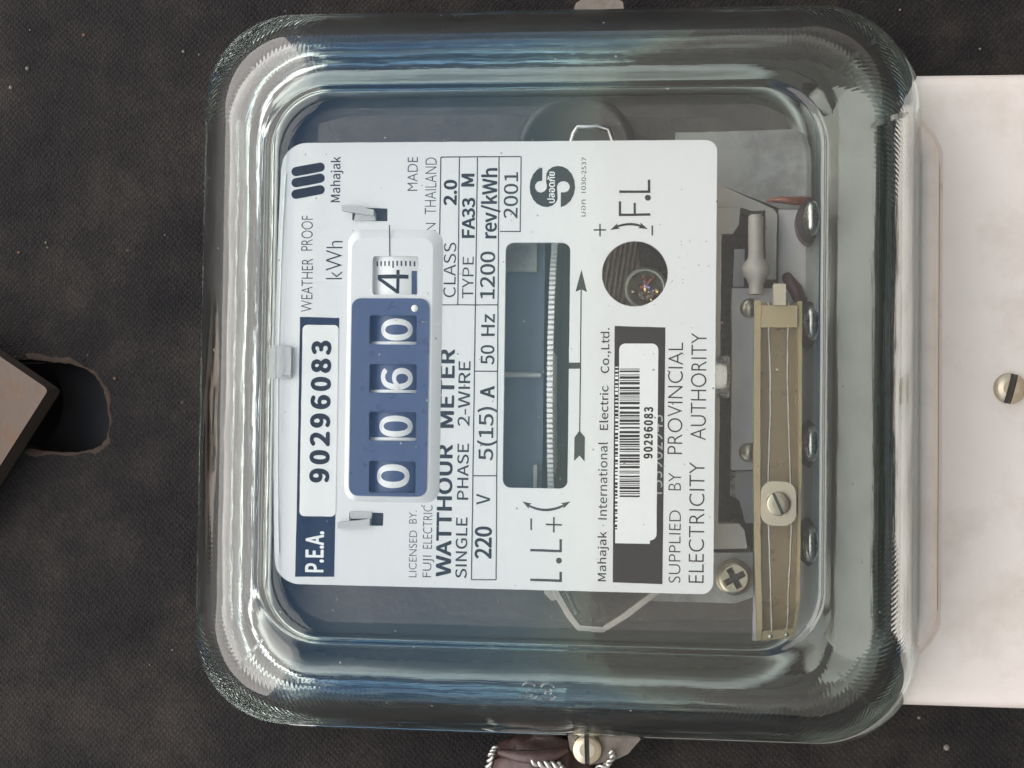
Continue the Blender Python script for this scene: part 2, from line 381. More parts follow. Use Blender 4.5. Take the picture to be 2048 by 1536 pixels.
# grit stuck on the board
gr = MB()
for (x, y, r) in ((55, 137, 5), (22, 175, 5), (367, 103, 4), (398, 109, 2.5), (1690, 1500, 0), (1893, 1495, 7), (168, 70, 4), (1800, 20, 3), (1888, 1432, 0), (1960, 98, 3), (330, 470, 2.2), (230, 560, 2), (230, 757, 4), (92, 485, 3), (38, 505, 4), (1838, 1435, 4), (300, 1330, 2), (95, 495, 2.5), (345, 1300, 2.5), (60, 60, 2)):
    if r == 0: continue
    cu, cv = at(x, y, 0); q = r*.085
    gr.lathe((cu, cv, 0), [(q, -.1), (q*.9, q*.5), (q*.5, q*.9), (0.01, q)], 7, mi=1 if (x in (168, 230, 38)) else 0)
for k in range(14):
    x, y = random.uniform(-60, 2150), random.uniform(-60, 1600)
    if 380 < x < 2100 and 10 < y < 1480: continue
    cu, cv = at(x, y, 0); q = random.uniform(.03, .11)
    gr.lathe((cu, cv, 0), [(q, -.05), (q*.8, q*.4), (0.005, q*.7)], 5, mi=0)
go = gr.build('grit', ['grit', 'orangegrit']); tag(go, kind='stuff')

# ------------------------------------------------------------------ square washer at the left
wz = 7.0
cpx = at(97, 779, wz)
e1 = at(0, 713, wz); e2 = at(0, 922, wz)
def side(a, b_): d = Vector((b_[0]-a[0], b_[1]-a[1])); return d.normalized()
d1 = side(cpx, e1); d2 = Vector((-d1.y, d1.x)); 
if d2.dot(side(cpx, e2)) < 0: d2 = -d2
S = 42
root = empty('square_washer', (cpx[0]+(d1.x+d2.x)*S/2, cpx[1]+(d1.y+d2.y)*S/2, 0))
def sq(o, s): return [(cpx[0]+d1.x*(o+i*s)+d2.x*(o+j*s), cpx[1]+d1.y*(o+i*s)+d2.y*(o+j*s)) for i, j in ((0, 0), (1, 0), (1, 1), (0, 1))]
def rsq(o, s, r):
    P = sq(o, s); out = []
    for i in range(4):
        p, q, t = Vector(P[i]), Vector(P[i-1]), Vector(P[(i+1) % 4])
        a, c = (q-p).normalized(), (t-p).normalized()
        for k in range(5):
            x = k/4; out.append(tuple(p + a*r*(1-x)**2 + c*r*x**2))
    return out
b = MB(); b.ngon_prism(rsq(0, S, 1.0), wz-6, wz, mi=0, mside=1)
b.build('washer_plate', ['rust', 'rustedge'], root, bevel=.35)
b = MB(); o0 = root['_org']
b.lathe((o0[0], o0[1], wz), [(11, 0.02), (11, 6), (10, 7), (.01, 7)], 6, smooth=False)
b.lathe((o0[0], o0[1], -12), [(6, 0), (6, 19.9)], 20)
b.build('bolt', ['rust'], root, bevel=.3)
tag(root, 'rusty square steel washer turned cornerwise over the slotted hole in the board', 'washer')

# ------------------------------------------------------------------ the meter
meter = empty('electricity_meter', (5, 2.5, 0))
tag(meter, 'watthour meter with clear glass cover and silver dial plate on the dark board', 'electricity meter')

U0, U1, V0, V1 = -58.5, 68.9, -62.15, 67.5      # outline of the glass at its foot
GE, GW = 20.4, 55.0
# base housing (pale grey painted): pan behind the glass, raised lip and lower body
hu0, hu1, hv0, hv1 = U0+3, U1-3, V0+3, V1-3
lipu1 = at(1886, 768, 15)[0]
lv0, lv1 = at(1880, 1345, 15)[1], at(1880, 205, 15)[1]
b = MB()
b.ngon_prism(rrect(hu0, hu1, hv0, hv1, 13), 0, 6, mi=0)
b.ngon_prism(rrect(hu0, hu1, hv0, hv1, 13), 6.01, 10, holes=[rrect(hu0+8, hu1-8, hv0+8, hv1-8, 9)], mi=0)
base = b.build('base_housing', ['floor'], meter, bevel=.4)
# lower body = terminal cover
tw = 10.5
tu0, tv0, tv1 = at(1610, 768, tw)[0], at(1900, 1400, tw)[1], at(1950, 152, tw)[1]
tu1 = at(2048, 768, tw)[0]+16
tv0, tv1 = at(1950, 1407, 0)[1], at(1950, 162, 0)[1]
b = MB(); rs = []
for d, q in ((0, .02), (.35, 4), (.75, 7.6), (1.1, 8.8), (1.7, 9.7), (2.4, 10.2), (3.2, 10.42), (4.4, tw)):
    rs.append([(p[0], p[1], q) for p in rrect(tu0+d, tu1-d, tv0+d, tv1-d, 4.6, 8)])
b.rings(rs, cap1=True)
cover = b.build('terminal_cover', ['paint'], meter)
# raised lip of the housing along the glass
b = MB(); nseg = 14
outl = rrect(lipu1-13, lipu1, lv0, lv1, (10.5, 2, 2, 10.5), 14)
outl = outl[-15:] + outl[:15]
def inset(poly, d):
    n = len(poly); out = []
    for i in range(n):
        a = Vector(poly[max(i-1, 0)]); c = Vector(poly[min(i+1, n-1)]); t = (c-a).normalized(); nn = Vector((-t.y, t.x))
        out.append((poly[i][0]+nn.x*d, poly[i][1]+nn.y*d))
    return out
rs = []
for d, w in ((-.5, 10.4), (0, 10.6), (.25, 11.3), (.4, 12.6), (.7, 13.4), (1.2, 14.6), (1.9, 14.9), (3.6, 14.9), (4.2, 14.2), (4.4, 12.0), (4.4, 10.4)):
    rs.append([(p[0], p[1], w) for p in inset(outl, d)])
b.rings(rs, close=False); b.build('housing_lip', ['paint'], meter)
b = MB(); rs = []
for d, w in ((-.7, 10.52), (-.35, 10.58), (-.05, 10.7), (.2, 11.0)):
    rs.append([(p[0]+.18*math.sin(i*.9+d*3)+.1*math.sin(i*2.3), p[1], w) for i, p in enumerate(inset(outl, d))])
M['grime_shade'] = mat('brown_grime_shade', (.60, .545, .485), .7, 0, .08, 500, .2, 900, col2=(.42, .35, .28), patch=-.06, pscale=180)  # dirt along the lip, with the soft shade beside it painted into the tan
b.rings(rs, close=False); b.build('grime_shade_line', ['grime_shade'], meter)
# cover screw
def slot_screw(name, c, r, hgt, mk, parent, ang, domed=.5, slot_w=.22, n=36):
    b = MB(); sw = r*slot_w
    def half(sign):
        a0 = math.asin(sw/r); pts = []
        for i in range(n//2+1):
            a = a0 + (PI-2*a0)*i/(n//2); pts.append((r*math.cos(a), sign*r*math.sin(a)))
        rr = []
        for k, (f, h) in enumerate(((1, 0), (1, hgt*.55), (.93, hgt*.8), (.8, hgt*.92), (.5, hgt*(1+.1*domed)))):
            ring = []
            for x, y in pts:
                yy = max(abs(y)*f, sw)*sign; ring.append((x*f, yy))
            rr.append([(c[0]+x*math.cos(ang)-y*math.sin(ang), c[1]+x*math.sin(ang)+y*math.cos(ang), c[2]+h) for x, y in ring])
        if sign < 0: rr = [r_[::-1] for r_ in rr]
        b.rings(rr, True, False, True, 0, False)
    half(1); half(-1)
    b.lathe(c, [(r*.97, 0), (r*.97, hgt*.25), (.01, hgt*.25)], 28, mi=1)  # slot floor coloured dark, its shade put into the material
    return b.build(name, [mk, 'dark'], parent, bevel=r*.05)
sx, sy = at(2018, 777, tw)
slot_screw('cover_screw', (sx, sy, tw), 2.75, 1.9, 'zinc', cover, R(-14)+PI/2)

b = MB(); b.ngon_prism(rrect(52.8, 59.3, V0+17, V1-17, 3), 10.6, 29); b.build('terminal_block', ['paint'], meter, bevel=1.6)
# inner pan wall so that the rim reads as a grey shell through the glass
b = MB()
rs = []
for d, w in ((11.2, 6.1), (11.2, 15), (10.6, 16.5), (9.4, 16.8), (8.6, 16.4), (8.4, 10.05)):
    rs.append([(p[0], p[1], w) for p in rrect(U0+d, U1-d-11, V0+d, V1-d, 17-d*.5, 12)])
b.rings(rs); b.build('inner_rim', ['rim'], meter)
b = MB(); b.ngon_prism(rrect(U0+.8, U1-14, V0+.8, V1-.8, 16), 8.7, 10.9, holes=[rrect(U0+7.6, U1-15, V0+7.6, V1-7.6, 11)])
b.build('gasket', ['rubber'], meter)

# ------------------------------------------------------------------ glass cover
def glass():
    nc, ns = 40, 90
    def ring(d, w, wob=0):
        dv = d*1.05; r = max(17.2-.36*d, 3)
        P = []
        u0, u1, v0, v1 = U0+d, U1-d, V0+dv, V1-dv
        cs = ((u1-r, v1-r, 0), (u0+r, v1-r, 90), (u0+r, v0+r, 180), (u1-r, v0+r, 270))
        for k in range(4):
            cu, cv, a0 = cs[k]
            for i in range(nc):
                a = R(a0+90*i/(nc-1)); P.append((cu+r*math.cos(a), cv+r*math.sin(a)))
            e = P[-1]; nx = cs[(k+1) % 4]; a = R(nx[2]); q = (nx[0]+r*math.cos(a), nx[1]+r*math.sin(a))
            for i in range(1, ns):
                t = i/ns; P.append((e[0]+(q[0]-e[0])*t, e[1]+(q[1]-e[1])*t))
        return [(p[0], p[1], w) for p in P]
    outp = [(1.2, 11), (.35, 11.15), (.05, 11.6), (0, 12.4), (0.3, 14), (1.4, 18.4), (2.9, 24.3), (4.5, 30)]
    for i in range(1, 25):
        t = PI/2*i/24; outp.append((4.5+(GE-4.5)*(1-math.cos(t)), 30+(GW-30)*math.sin(t)))
    outp += [(GE+.25, GW-.05), (GE+.45, GW-.3), (GE+.7, GW-.5), (GE+1.1, GW-.6), (GE+3, GW-.6)]
    inp = [(GE+3, GW-4.3), (GE+1, GW-4.3), (GE+.3, GW-4.35)]
    for i in range(23, -1, -1):
        t = PI/2*i/24; inp.append((7.9+(GE-.3-7.9)*(1-math.cos(t)), 30+(GW-4.4-30)*math.sin(t)))
    inp += [(6.9, 24), (6.2, 18), (5.9, 13), (5.7, 11.6), (5.4, 11.1), (4.8, 11)]
    b = MB(); N = 4*(nc+ns-1)
    ro = [ring(d, w) for d, w in outp]; ri = [ring(d, w) for d, w in inp]
    # gentle waviness of pressed glass on the inside
    for k, r_ in enumerate(ri):
        for i in range(len(r_)):
            p = r_[i]; d, w = inp[k]
            if 12 < w < GW-4.5:
                a = .035*math.sin(p[0]*.16+p[2]*.3+1)+.035*math.sin(p[1]*.13-p[2]*.21)+.02*math.sin(p[0]*.41+p[1]*.37+p[2]*.5)
                c = Vector((5, 2.5, w)); dd = (Vector(p)-c); L = dd.length
                r_[i] = tuple(c+dd*(1+a/L))
    allr = ro + ri
    vs = [p for r_ in allr for p in r_]; no = len(ro)
    fs = []; mis = []
    for a in range(len(allr)):
        if a == no-1: continue
        a2 = (a+1) % len(allr)
        for i in range(N):
            j = (i+1) % N; fs.append((a*N+i, a*N+j, a2*N+j, a2*N+i)); mis.append(0 if a < no or a == len(allr)-1 else 1)
    base_ = len(b.v); b.add(vs, fs, 0, True)
    b.mi = mis
    # flat front panes
    b.f.append(tuple((no-1)*N+i for i in range(N))); b.mi.append(0); b.sm.append(True)
    b.f.append(tuple(no*N+i for i in range(N))[::-1]); b.mi.append(0); b.sm.append(True)
    ob = b.build('glass_cover', ['glass', 'glassrib'], meter)
    me = ob.data
    A1, A2, A3 = [], [], []
    pf = outp+inp; arc_ = [0]
    for k in range(1, len(pf)): arc_.append(arc_[-1]+math.hypot(pf[k][0]-pf[k-1][0], pf[k][1]-pf[k-1][1]))
    perim = []
    s = 0; r0 = ro[4]
    for i in range(N):
        perim.append(s); s += (Vector(r0[(i+1) % N])-Vector(r0[i])).length
    for a in range(len(allr)):
        d, w = (outp+inp)[a]
        for i in range(N):
            k = i % (nc+ns-1)
            t = k-(nc-1)/2                                    # distance from the corner's middle, in steps
            if t > (nc+ns-1)/2: t -= (nc+ns-1)
            mm = abs(t)*(.67 if abs(t) < nc/2 else .9)
            amp = max(0., min(1., (34-mm)/22)) * max(0, min(1, (w-12)/6)) * max(0, min(1, (GW-4.6-w)/6))
            sgn = 1 if t > 0 else -1
            A1.append((perim[i] + sgn*w*.9)*2*PI/.95)
            A2.append(amp)
            A3 += [perim[i]*.02, arc_[a]*.9, 0]
    for nm, ty, dat in (('rib', 'FLOAT', A1), ('ribamp', 'FLOAT', A2), ('flow', 'FLOAT_VECTOR', A3)):
        me.attributes.new(nm, ty, 'POINT')
        me.attributes[nm].data.foreach_set('vector' if ty == 'FLOAT_VECTOR' else 'value', dat)
    return ob

def emboss():
    b = MB()
    prof = [(4.5+(GE-4.5)*(1-math.cos(PI/2*t/60)), 30+(GW-30)*math.sin(PI/2*t/60)) for t in range(61)]
    best = min(range(61), key=lambda k: abs(at(1075, 1381, prof[k][1])[1]-(V0+prof[k][0]*1.05)))
    uc = at(1078, 1381, prof[best][1])[0]; t0 = best/60*PI/2
    def P(a, q):                                   # a along u, q along the curve of the glass (mm)
        t = t0+q/22.0; return (uc+a, V0+(4.5+(GE-4.5)*(1-math.cos(t)))*1.05, 30+(GW-30)*math.sin(t)+.02)
    def arc(ca, cq, r, a0, a1, sq=1.): return [P(ca+r*math.cos(R(a0+(a1-a0)*k/18)), cq+r*sq*math.sin(R(a0+(a1-a0)*k/18))) for k in range(19)]
    for pts in (arc(-1.6, .9, .95, 20, 160), arc(-1.6, -.9, 1.15, 180, 350), [P(-1.9, -.3), P(-1.4, .1), P(-.9, -.1)], arc(-1.6, -.55, .6, 200, 340),
                arc(1.3, .9, .95, 10, 170), arc(1.3, -.9, 1.15, 180, 360), [P(.8, .5), P(.85, -.5)], [P(1.8, .5), P(1.75, -.5)], [P(.8, .5), P(1.3, .25), P(1.8, .5)], [P(.85, -.5), P(1.3, -.3), P(1.75, -.5)], [P(-.4, 0), P(.2, 0)]):
        b.tube(pts, .17, 8)
    return b.build('embossed_mark', ['glass'], glass_ob)
glass_ob = glass()
emboss()

# ------------------------------------------------------------------ dial plate
w = PLATE
tl = [(600, 289), (1400, 283)]; plu0, plu1, plv0, plv1 = pxrect(560, 1430, 286, 1176.5, w)
arch = MM*13
def plate_outline():
    P = rrect(plu0, plu1, plv0, plv1, (1.9, 4.2, 4.2, 1.9), 9); out = []
    for i, (u, v) in enumerate(P):
        out.append((u, v))
        if abs(u-plu0) < 1e-6 and i+1 < len(P) and abs(P[i+1][0]-plu0) < 1e-6 and abs(P[i+1][1]-v) > 5:
            for k in range(1, 24):
                vv = v+(P[i+1][1]-v)*k/24; out.append((u, vv))
    vm, hv = (plv0+plv1)/2, (plv1-plv0)/2
    return [(u-arch*(1-((v-vm)/hv)**2)*max(0, 1-(u-plu0)/4), v) for u, v in out]
disc_win = pxr(1010, 1139, 487, 976, w, 1.35)
hole_c = at(1270, 549, w); hole = circ(hole_c, 65*MM, 48)
bez_hole = pxr(700, 876, 472, 996, w, 1.3)
tabA = [at(x, y, w) for x, y in ((708, 417), (778, 419), (778, 445), (708, 443))]
tabB = [at(x, y, w) for x, y in ((702, 1023), (770, 1025), (769, 1051), (702, 1049))]
b = MB()
b.ngon_prism(plate_outline(), w-.9, w, holes=[disc_win, hole, bez_hole, tabA, tabB])
plate = b.build('dial_plate', ['plate'], meter, bevel=.12)
# thin turned edge seen along the top of the plate
b = MB(); e = []
for k in range(25):
    vv = plv0+5+(plv1-plv0-10)*k/24; q = (vv-(plv0+plv1)/2)/((plv1-plv0)/2)
    e.append((plu0-arch*(1-q*q)+1.0, vv, w+.06))
b.tube(e, .16, 8); b.build('turned_edge', ['plate'], plate)
# hooked tab at the middle of the top edge
b = MB()
b.ngon_prism(pxr(522, 548, 695, 756, w, .3), w-1.6, w-1.2)
b.ngon_prism(pxr(545, 590, 693, 757, w, .4), w+.1, w+.7); b.ngon_prism(pxr(570, 590, 697, 752, w, .3), w+.71, w+1.3)
b.build('edge_clip', ['tab'], plate, bevel=.12)
# bent tabs through the slots
def tab(pts, pts2):
    b = MB(); b.ngon_prism(pp(w, *pts), w-.6, w+.55); b.ngon_prism(pp(w, *pts2), w-.4, w+1.2)
    b.build('bent_tab', ['tab'], plate, bevel=.08)
tab(((716, 428), (755, 428), (755, 444), (712, 444)), ((690, 415), (718, 416), (754, 424), (753, 436), (716, 430), (690, 425)))
tab(((704, 1022), (748, 1023), (747, 1036), (706, 1036)), ((681, 1043), (746, 1036), (745, 1049), (682, 1055)))
for q in ((690, 790, 405, 460), (690, 790, 1010, 1062)):
    b = MB(); b.ngon_prism(pxr(*q, w, .1), w-2.2, w-1.6); b.build('slot_backing', ['dark'], plate)

# lettering
def text_mesh(s, weight=0., font=None, spacing=1.):
    c = bpy.data.curves.new('t', 'FONT'); c.body = s; c.size = 1; c.offset = weight; c.resolution_u = 6; c.space_character = spacing
    if FONT and weight >= 0 and ord(s[0]) < 0xE00: c.font = FONT
    o = bpy.data.objects.new('t', c); COL.objects.link(o)
    dg = bpy.context.evaluated_depsgraph_get(); dg.update()
    me = bpy.data.meshes.new_from_object(o.evaluated_get(dg))
    bpy.data.objects.remove(o); bpy.data.curves.remove(c)
    vs = [(v.co.x, v.co.y) for v in me.vertices]; fs = [tuple(p.vertices) for p in me.polygons]
    bpy.data.meshes.remove(me)
    return vs, fs
import os
try:        # the sans-serif that ships inside Blender; the built-in one if it is not there
    FONT = bpy.data.fonts.load(os.path.join(bpy.utils.system_resource('DATAFILES'), 'fonts', 'Noto Sans CJK Regular.woff2'))
except Exception:
    FONT = None
_cap = {}
def capref(weight):
    if weight not in _cap:
        vs, _ = text_mesh('H', weight); _cap[weight] = (min(v[1] for v in vs), max(v[1] for v in vs))
    return _cap[weight]
def place_text(s, xl, xr, ys, ye, weight=0., wz=None, spacing=1., full=False):
    """text running up the picture from ys to ye; capitals between xl (top) and xr (baseline). -> verts, faces in (u, v, w)"""
    wz = PLATE+.03 if wz is None else wz
    vs, fs = text_mesh(s, min(weight, 0) if FONT is None or weight < 0 else 0, spacing=spacing)
    if weight > 0:
        k = weight; v0 = list(vs); f0 = list(fs); n0 = len(v0); vs = []; fs = []
        for q, (dx, dy) in enumerate(((0, 0), (-k, 0), (k, 0), (0, -k*.8), (0, k*.8), (-k*.7, -k*.6), (k*.7, -k*.6), (-k*.7, k*.6), (k*.7, k*.6))):
            vs += [(x+dx, y+dy) for x, y in v0]; fs += [tuple(i+q*n0 for i in f) for f in f0]
    x0, x1 = min(v[0] for v in vs), max(v[0] for v in vs)
    c0, c1 = (min(v[1] for v in vs), max(v[1] for v in vs)) if full else capref(min(weight, 0))
    xm, ym = (xl+xr)/2, (ys+ye)/2
    ub = at(xr, ym, wz)[0]; ut = at(xl, ym, wz)[0]; va = at(xm, ys, wz)[1]; vb = at(xm, ye, wz)[1]
    nn = len(vs)//9 if weight > 0 else len(vs)
    out = [(ub-(y-c0)/(c1-c0)*(ub-ut), va+(x-x0)/(x1-x0)*(vb-va), wz+.002*(i//nn)) for i, (x, y) in enumerate(vs)]
    return out, fs
def lettering(s, xl, xr, ys, ye, weight=0., mk='ink', parent=None, wz=None, spacing=1., full=False):
    b = MB(); v, f = place_text(s, xl, xr, ys, ye, weight, wz, spacing, full); b.add(v, f)
    for i, fc in enumerate(b.f):
        p, q, r = (Vector(b.v[k]) for k in fc[:3])
        if (q-p).cross(r-p).z < 0: b.f[i] = fc[::-1]
    return b.build('lettering', [mk], parent or plate)
B, S, T = .025, .008, -.012
for a in (
    ('Mahajak', 666, 684, 407, 316, .004), ('WEATHER', 607, 629, 625, 519, T), ('PROOF', 607, 629, 503, 434, T),
    ('kWh', 656, 688, 560, 484, T), ('MADE', 818, 838, 384, 317, T), ('IN', 854, 874, 471, 448, T), ('THAILAND', 853, 875, 431, 318, T),
    ('CLASS', 890, 914, 596, 487, 0), ('2.0', 891, 915, 413, 362, .014), ('TYPE', 927, 949, 598, 515, 0),
    ('FA33', 927, 951, 478, 398, .012), ('M', 926, 950, 376, 350, .014),
    ('1200', 963, 991, 599, 505, 0.006), ('rev/kWh', 967, 995, 479, 339, .01), ('2001', 1010, 1037, 439, 347, .004),
    ('WATTHOUR', 877, 905, 1152, 889, .012), ('METER', 882, 910, 856, 699, .012),
    ('SINGLE', 914, 936, 1155, 1034, .004), ('PHASE', 917, 939, 999, 887, .004), ('2-WIRE', 919, 942, 852, 723, .004),
    ('LICENSED', 821, 836, 1153, 1060, T), ('BY.', 821, 836, 1046, 1020, T), ('FUJI', 848, 865, 1153, 1110, T), ('ELECTRIC', 849, 867, 1096, 1010, T),
    ('220', 953, 984, 1116, 1052, .012), ('V', 955, 982, 1009, 987, .004), ('5(15)', 960, 988, 921, 814, .006), ('A', 963, 990, 797, 772, .012),
    ('50', 964, 990, 730, 691, .006), ('Hz', 965, 991, 673, 629, .006),
    ('Mahajak', 1197, 1213, 1161, 1062, .004), ('International', 1198, 1215, 1038, 884, .002), ('Electric', 1201, 1217, 860, 772, .004), ('Co.,Ltd.', 1203, 1219, 747, 657, .004),
    ('SUPPLIED', 1338, 1361, 1164, 1020, T), ('BY', 1337, 1362, 980, 945, T), ('PROVINCIAL', 1336, 1365, 908, 686, T),
    ('ELECTRICITY', 1378, 1408, 1164, 924, T), ('AUTHORITY', 1382, 1412, 880, 667, T)):
    lettering(*a[:6], mk='ink' if a[5] >= .01 else 'inkthin')
for s, sp in (('\u0e21\u0e2d\u0e01', (1164, 1172, 435, 402)), ('1030-2537', (1164, 1173, 388, 317))):
    lettering(s, *sp, -.004, 'inkthin', full=True)

def flatpoly(name, polys, mk, wz=None, parent=None):
    wz = PLATE+.03 if wz is None else wz
    b = MB()
    for P in polys:
        pts = [at(x, y, wz) for x, y in P]
        tr = tessellate_polygon([[Vector((p[0], p[1], 0)) for p in pts]])
        fs = []
        for t in tr:
            a, c, d = (pts[i] for i in t)
            fs.append(t if (c[0]-a[0])*(d[1]-a[1])-(c[1]-a[1])*(d[0]-a[0]) > 0 else (t[0], t[2], t[1]))
        b.add([(p[0], p[1], wz) for p in pts], fs)
    return b.build(name, [mk], parent or plate)
def line(x0, y0, x1, y1, t=2.):
    dx, dy = x1-x0, y1-y0; L = math.hypot(dx, dy); nx, ny = -dy/L*t/2, dx/L*t/2
    return [(x0+nx, y0+ny), (x1+nx, y1+ny), (x1-nx, y1-ny), (x0-nx, y0-ny)]
# ruled table
flatpoly('ruled_table', [line(*a, t=2.2) for a in (
    (884, 317, 1043, 316), (884, 317, 880, 611), (921, 318, 918, 611), (957, 318, 945, 1158), (1000, 317, 994, 1158), (1044, 316, 1042, 466),
    (880, 611, 998, 611), (1002, 465, 1043, 465), (951, 743, 997, 743), (948, 951, 995, 951), (945, 1158, 994, 1158))], 'inkthin')
# three slanted bars of the maker's mark
for i, (yl, yr) in enumerate(((346, 337), (368, 359), (391, 382))):
    P = []
    dx, dy = 646-596, yr-yl; a0 = math.atan2(dy, dx)
    for k in range(13): a = a0-PI/2+PI*k/12; P.append((644+9.2*math.cos(a), yr+9.2*math.sin(a)))
    for k in range(13): a = a0+PI/2+PI*k/12; P.append((596+9.2*math.cos(a), yl+9.2*math.sin(a)))
    flatpoly('logo_bar', [P], 'ink')
# box behind P.E.A. and the serial sticker
flatpoly('name_box', [[(597, 1038), (604, 635), (682, 637), (672, 1152), (594, 1152)]], 'navy')
lettering('P.E.A.', 616, 650, 1143, 1061, .012, 'white', wz=PLATE+.07)
def sticker(x0, x1, y0, y1, r, skew=0):
    b = MB(); z = PLATE+.06; b.ngon_prism(pxr(x0, x1, y0, y1, z, r), z-.04, z+.05)
    return b.build('sticker', ['sticker'], plate)
st1 = sticker(606, 678, 651, 1032, .8)
lettering('90296083', 627, 662, 965, 682, .02, 'ink', plate, PLATE+.14, 1.12)
flatpoly('printed_box', [[(1230, 653), (1331, 656), (1325, 1167), (1226, 1163)]], 'blackbox')
lettering('153902945', 1303, 1325, 987, 830, -.006, 'worn', plate, PLATE+.05)
flatpoly('tick_row', [line(1234, 1078-7.6*k, 1234, 1078-7.6*k-random.choice((2, 3, 5)), 6) for k in range(46)], 'white', PLATE+.05)
b = MB(); z = PLATE+.05; b.ngon_prism(pxr(1231, 1300, 1060, 1086, z, .1), z-.01, z+.02); b.build('sticker', ['sticker'], plate)
b = MB(); z = PLATE+.06; b.ngon_prism(pxr(1237, 1315, 688, 1079, z, 1.0), z-.02, z+.06); st2 = b.build('sticker', ['sticker'], plate)
bars = []; y = 738
pat = [3, 2, 5, 2, 2, 3, 2, 2, 2, 2, 3, 6]
rb = random.Random(3)
while y < 996:
    t = rb.choice((1.7, 1.7, 3.4, 5.0)); bars.append([(1240, y), (1280, y), (1279.5, y+t), (1239.5, y+t)]); y += t+rb.choice((1.8, 2.0, 2.6, 4.6))
flatpoly('barcode', bars, 'ink', PLATE+.14)
lettering('90296083', 1289, 1305, 917, 814, .02, 'ink', plate, PLATE+.14, 1.12)
# rotation arrow with its feathered tail and pointer tick
flatpoly('direction_arrow', [[(1164, 541), (1175, 586), (1164, 580), (1152, 585)], line(1163.5, 578, 1160.5, 866, 2.4),
         [(1160, 861), (1171, 875), (1170, 923), (1160, 911), (1149, 922), (1150, 875)], [(1139, 726), (1163, 726), (1163, 738), (1139, 738)]], 'inkthin')
def arc_arrow(name, a, mid, c, t=4.5):
    # double-headed bow through a, mid, c
    P = [];
    for k in range(25):
        x = k/24; q = (a[0]*(1-x)**2+2*x*(1-x)*(2*mid[0]-(a[0]+c[0])/2)+c[0]*x*x, a[1]*(1-x)**2+2*x*(1-x)*(2*mid[1]-(a[1]+c[1])/2)+c[1]*x*x); P.append(q)
    polys = []
    for i in range(2, 22): polys.append(line(*P[i], *P[i+1], t*(.55+.45*math.sin(PI*i/24))+.6))
    for tip, nxt in ((P[0], P[5]), (P[-1], P[-6])):
        dx, dy = nxt[0]-tip[0], nxt[1]-tip[1]; L = math.hypot(dx, dy); dx /= L; dy /= L
        polys.append([tip, (tip[0]+dx*19-dy*6, tip[1]+dy*19+dx*6), (tip[0]+dx*15, tip[1]+dy*15), (tip[0]+dx*19+dy*6, tip[1]+dy*19-dx*6)])
    flatpoly(name, polys, 'inkthin')
arc_arrow('bow_arrow', (1046, 1002), (1093, 1019), (1142, 1002))
arc_arrow('bow_arrow', (1221, 462), (1259, 450.5), (1296, 460))
dot = lambda x, y: [(x+6*math.cos(a*.4), y+6*math.sin(a*.4)) for a in range(16)]
for polys in ([line(1062, 1158, 1125, 1160, 5), line(1122.5, 1160, 1122.5, 1142, 5)], [line(1062, 1099, 1125, 1101, 5), line(1122.5, 1101, 1122.5, 1077, 5)], [dot(1119, 1120)],
              [line(1093, 1048, 1125, 1049, 3.4), line(1109, 1033, 1109, 1064, 3.4)], [line(1064, 1036, 1064, 1059, 3.4)],
              [line(1238, 432, 1301, 431, 5), line(1240.5, 432, 1240.5, 405, 5), line(1270, 431, 1270, 408, 4.6)], [line(1239, 386, 1301, 386, 5), line(1298.5, 386, 1298.5, 362, 5)], [dot(1296, 398)],
              [line(1188, 462, 1213, 462, 3), line(1201, 450, 1201, 475, 3)], [line(1305, 453, 1305, 473, 3)]):
    flatpoly('adjustment_mark', polys, 'inkthin')
# round S safety mark
SP = [(440, 200), (405, 215), (376, 248), (357, 295), (352, 340), (357, 385), (376, 425), (405, 455), (440, 472), (475, 476), (510, 466), (533, 446), (545, 420), (545, 392), (543, 365), (541, 338), (549, 312), (570, 298), (595, 296), (617, 306), (630, 325), (630, 345), (618, 365), (597, 374), (569, 374),
      (567, 478), (600, 465), (635, 435), (658, 392), (668, 342), (663, 292), (645, 247), (615, 212), (580, 195), (545, 191), (510, 199), (482, 219), (468, 246), (466, 300), (472, 325), (470, 348), (455, 367), (430, 377), (404, 368), (390, 345), (391, 322), (403, 304), (420, 296), (440, 294)]
flatpoly('safety_mark', [[(960+x/3.492, 280+y/3.492) for x, y in SP]], 'ink')
lettering('\u0e1b\u0e25\u0e2d\u0e14\u0e20\u0e31\u0e22', 1095.5, 1111, 408, 346, .02, 'white', wz=PLATE+.07, full=True)
# tiny dark flecks on the plate
b = MB(); rf = random.Random(5)
for k in range(70):
    if k < 34: x, y = rf.gauss(1360, 34), rf.gauss(520, 60)
    else: x, y = rf.uniform(580, 1420), rf.uniform(300, 1160)
    if not (575 < x < 1425 and 295 < y < 1165) or math.hypot(x-1270, y-549) < 68 or (1005 < x < 1143 and 480 < y < 980) or (690 < x < 880 and 400 < y < 1060): continue
    cu, cv = at(x, y, PLATE); q = rf.uniform(.03, .085)
    b.add([(cu+q*math.cos(i*PI/3), cv+q*math.sin(i*PI/3), PLATE+.17) for i in range(6)], [tuple(range(6))])
fk = b.build('dust_flecks', ['inkthin'], plate); tag(fk, kind='stuff')

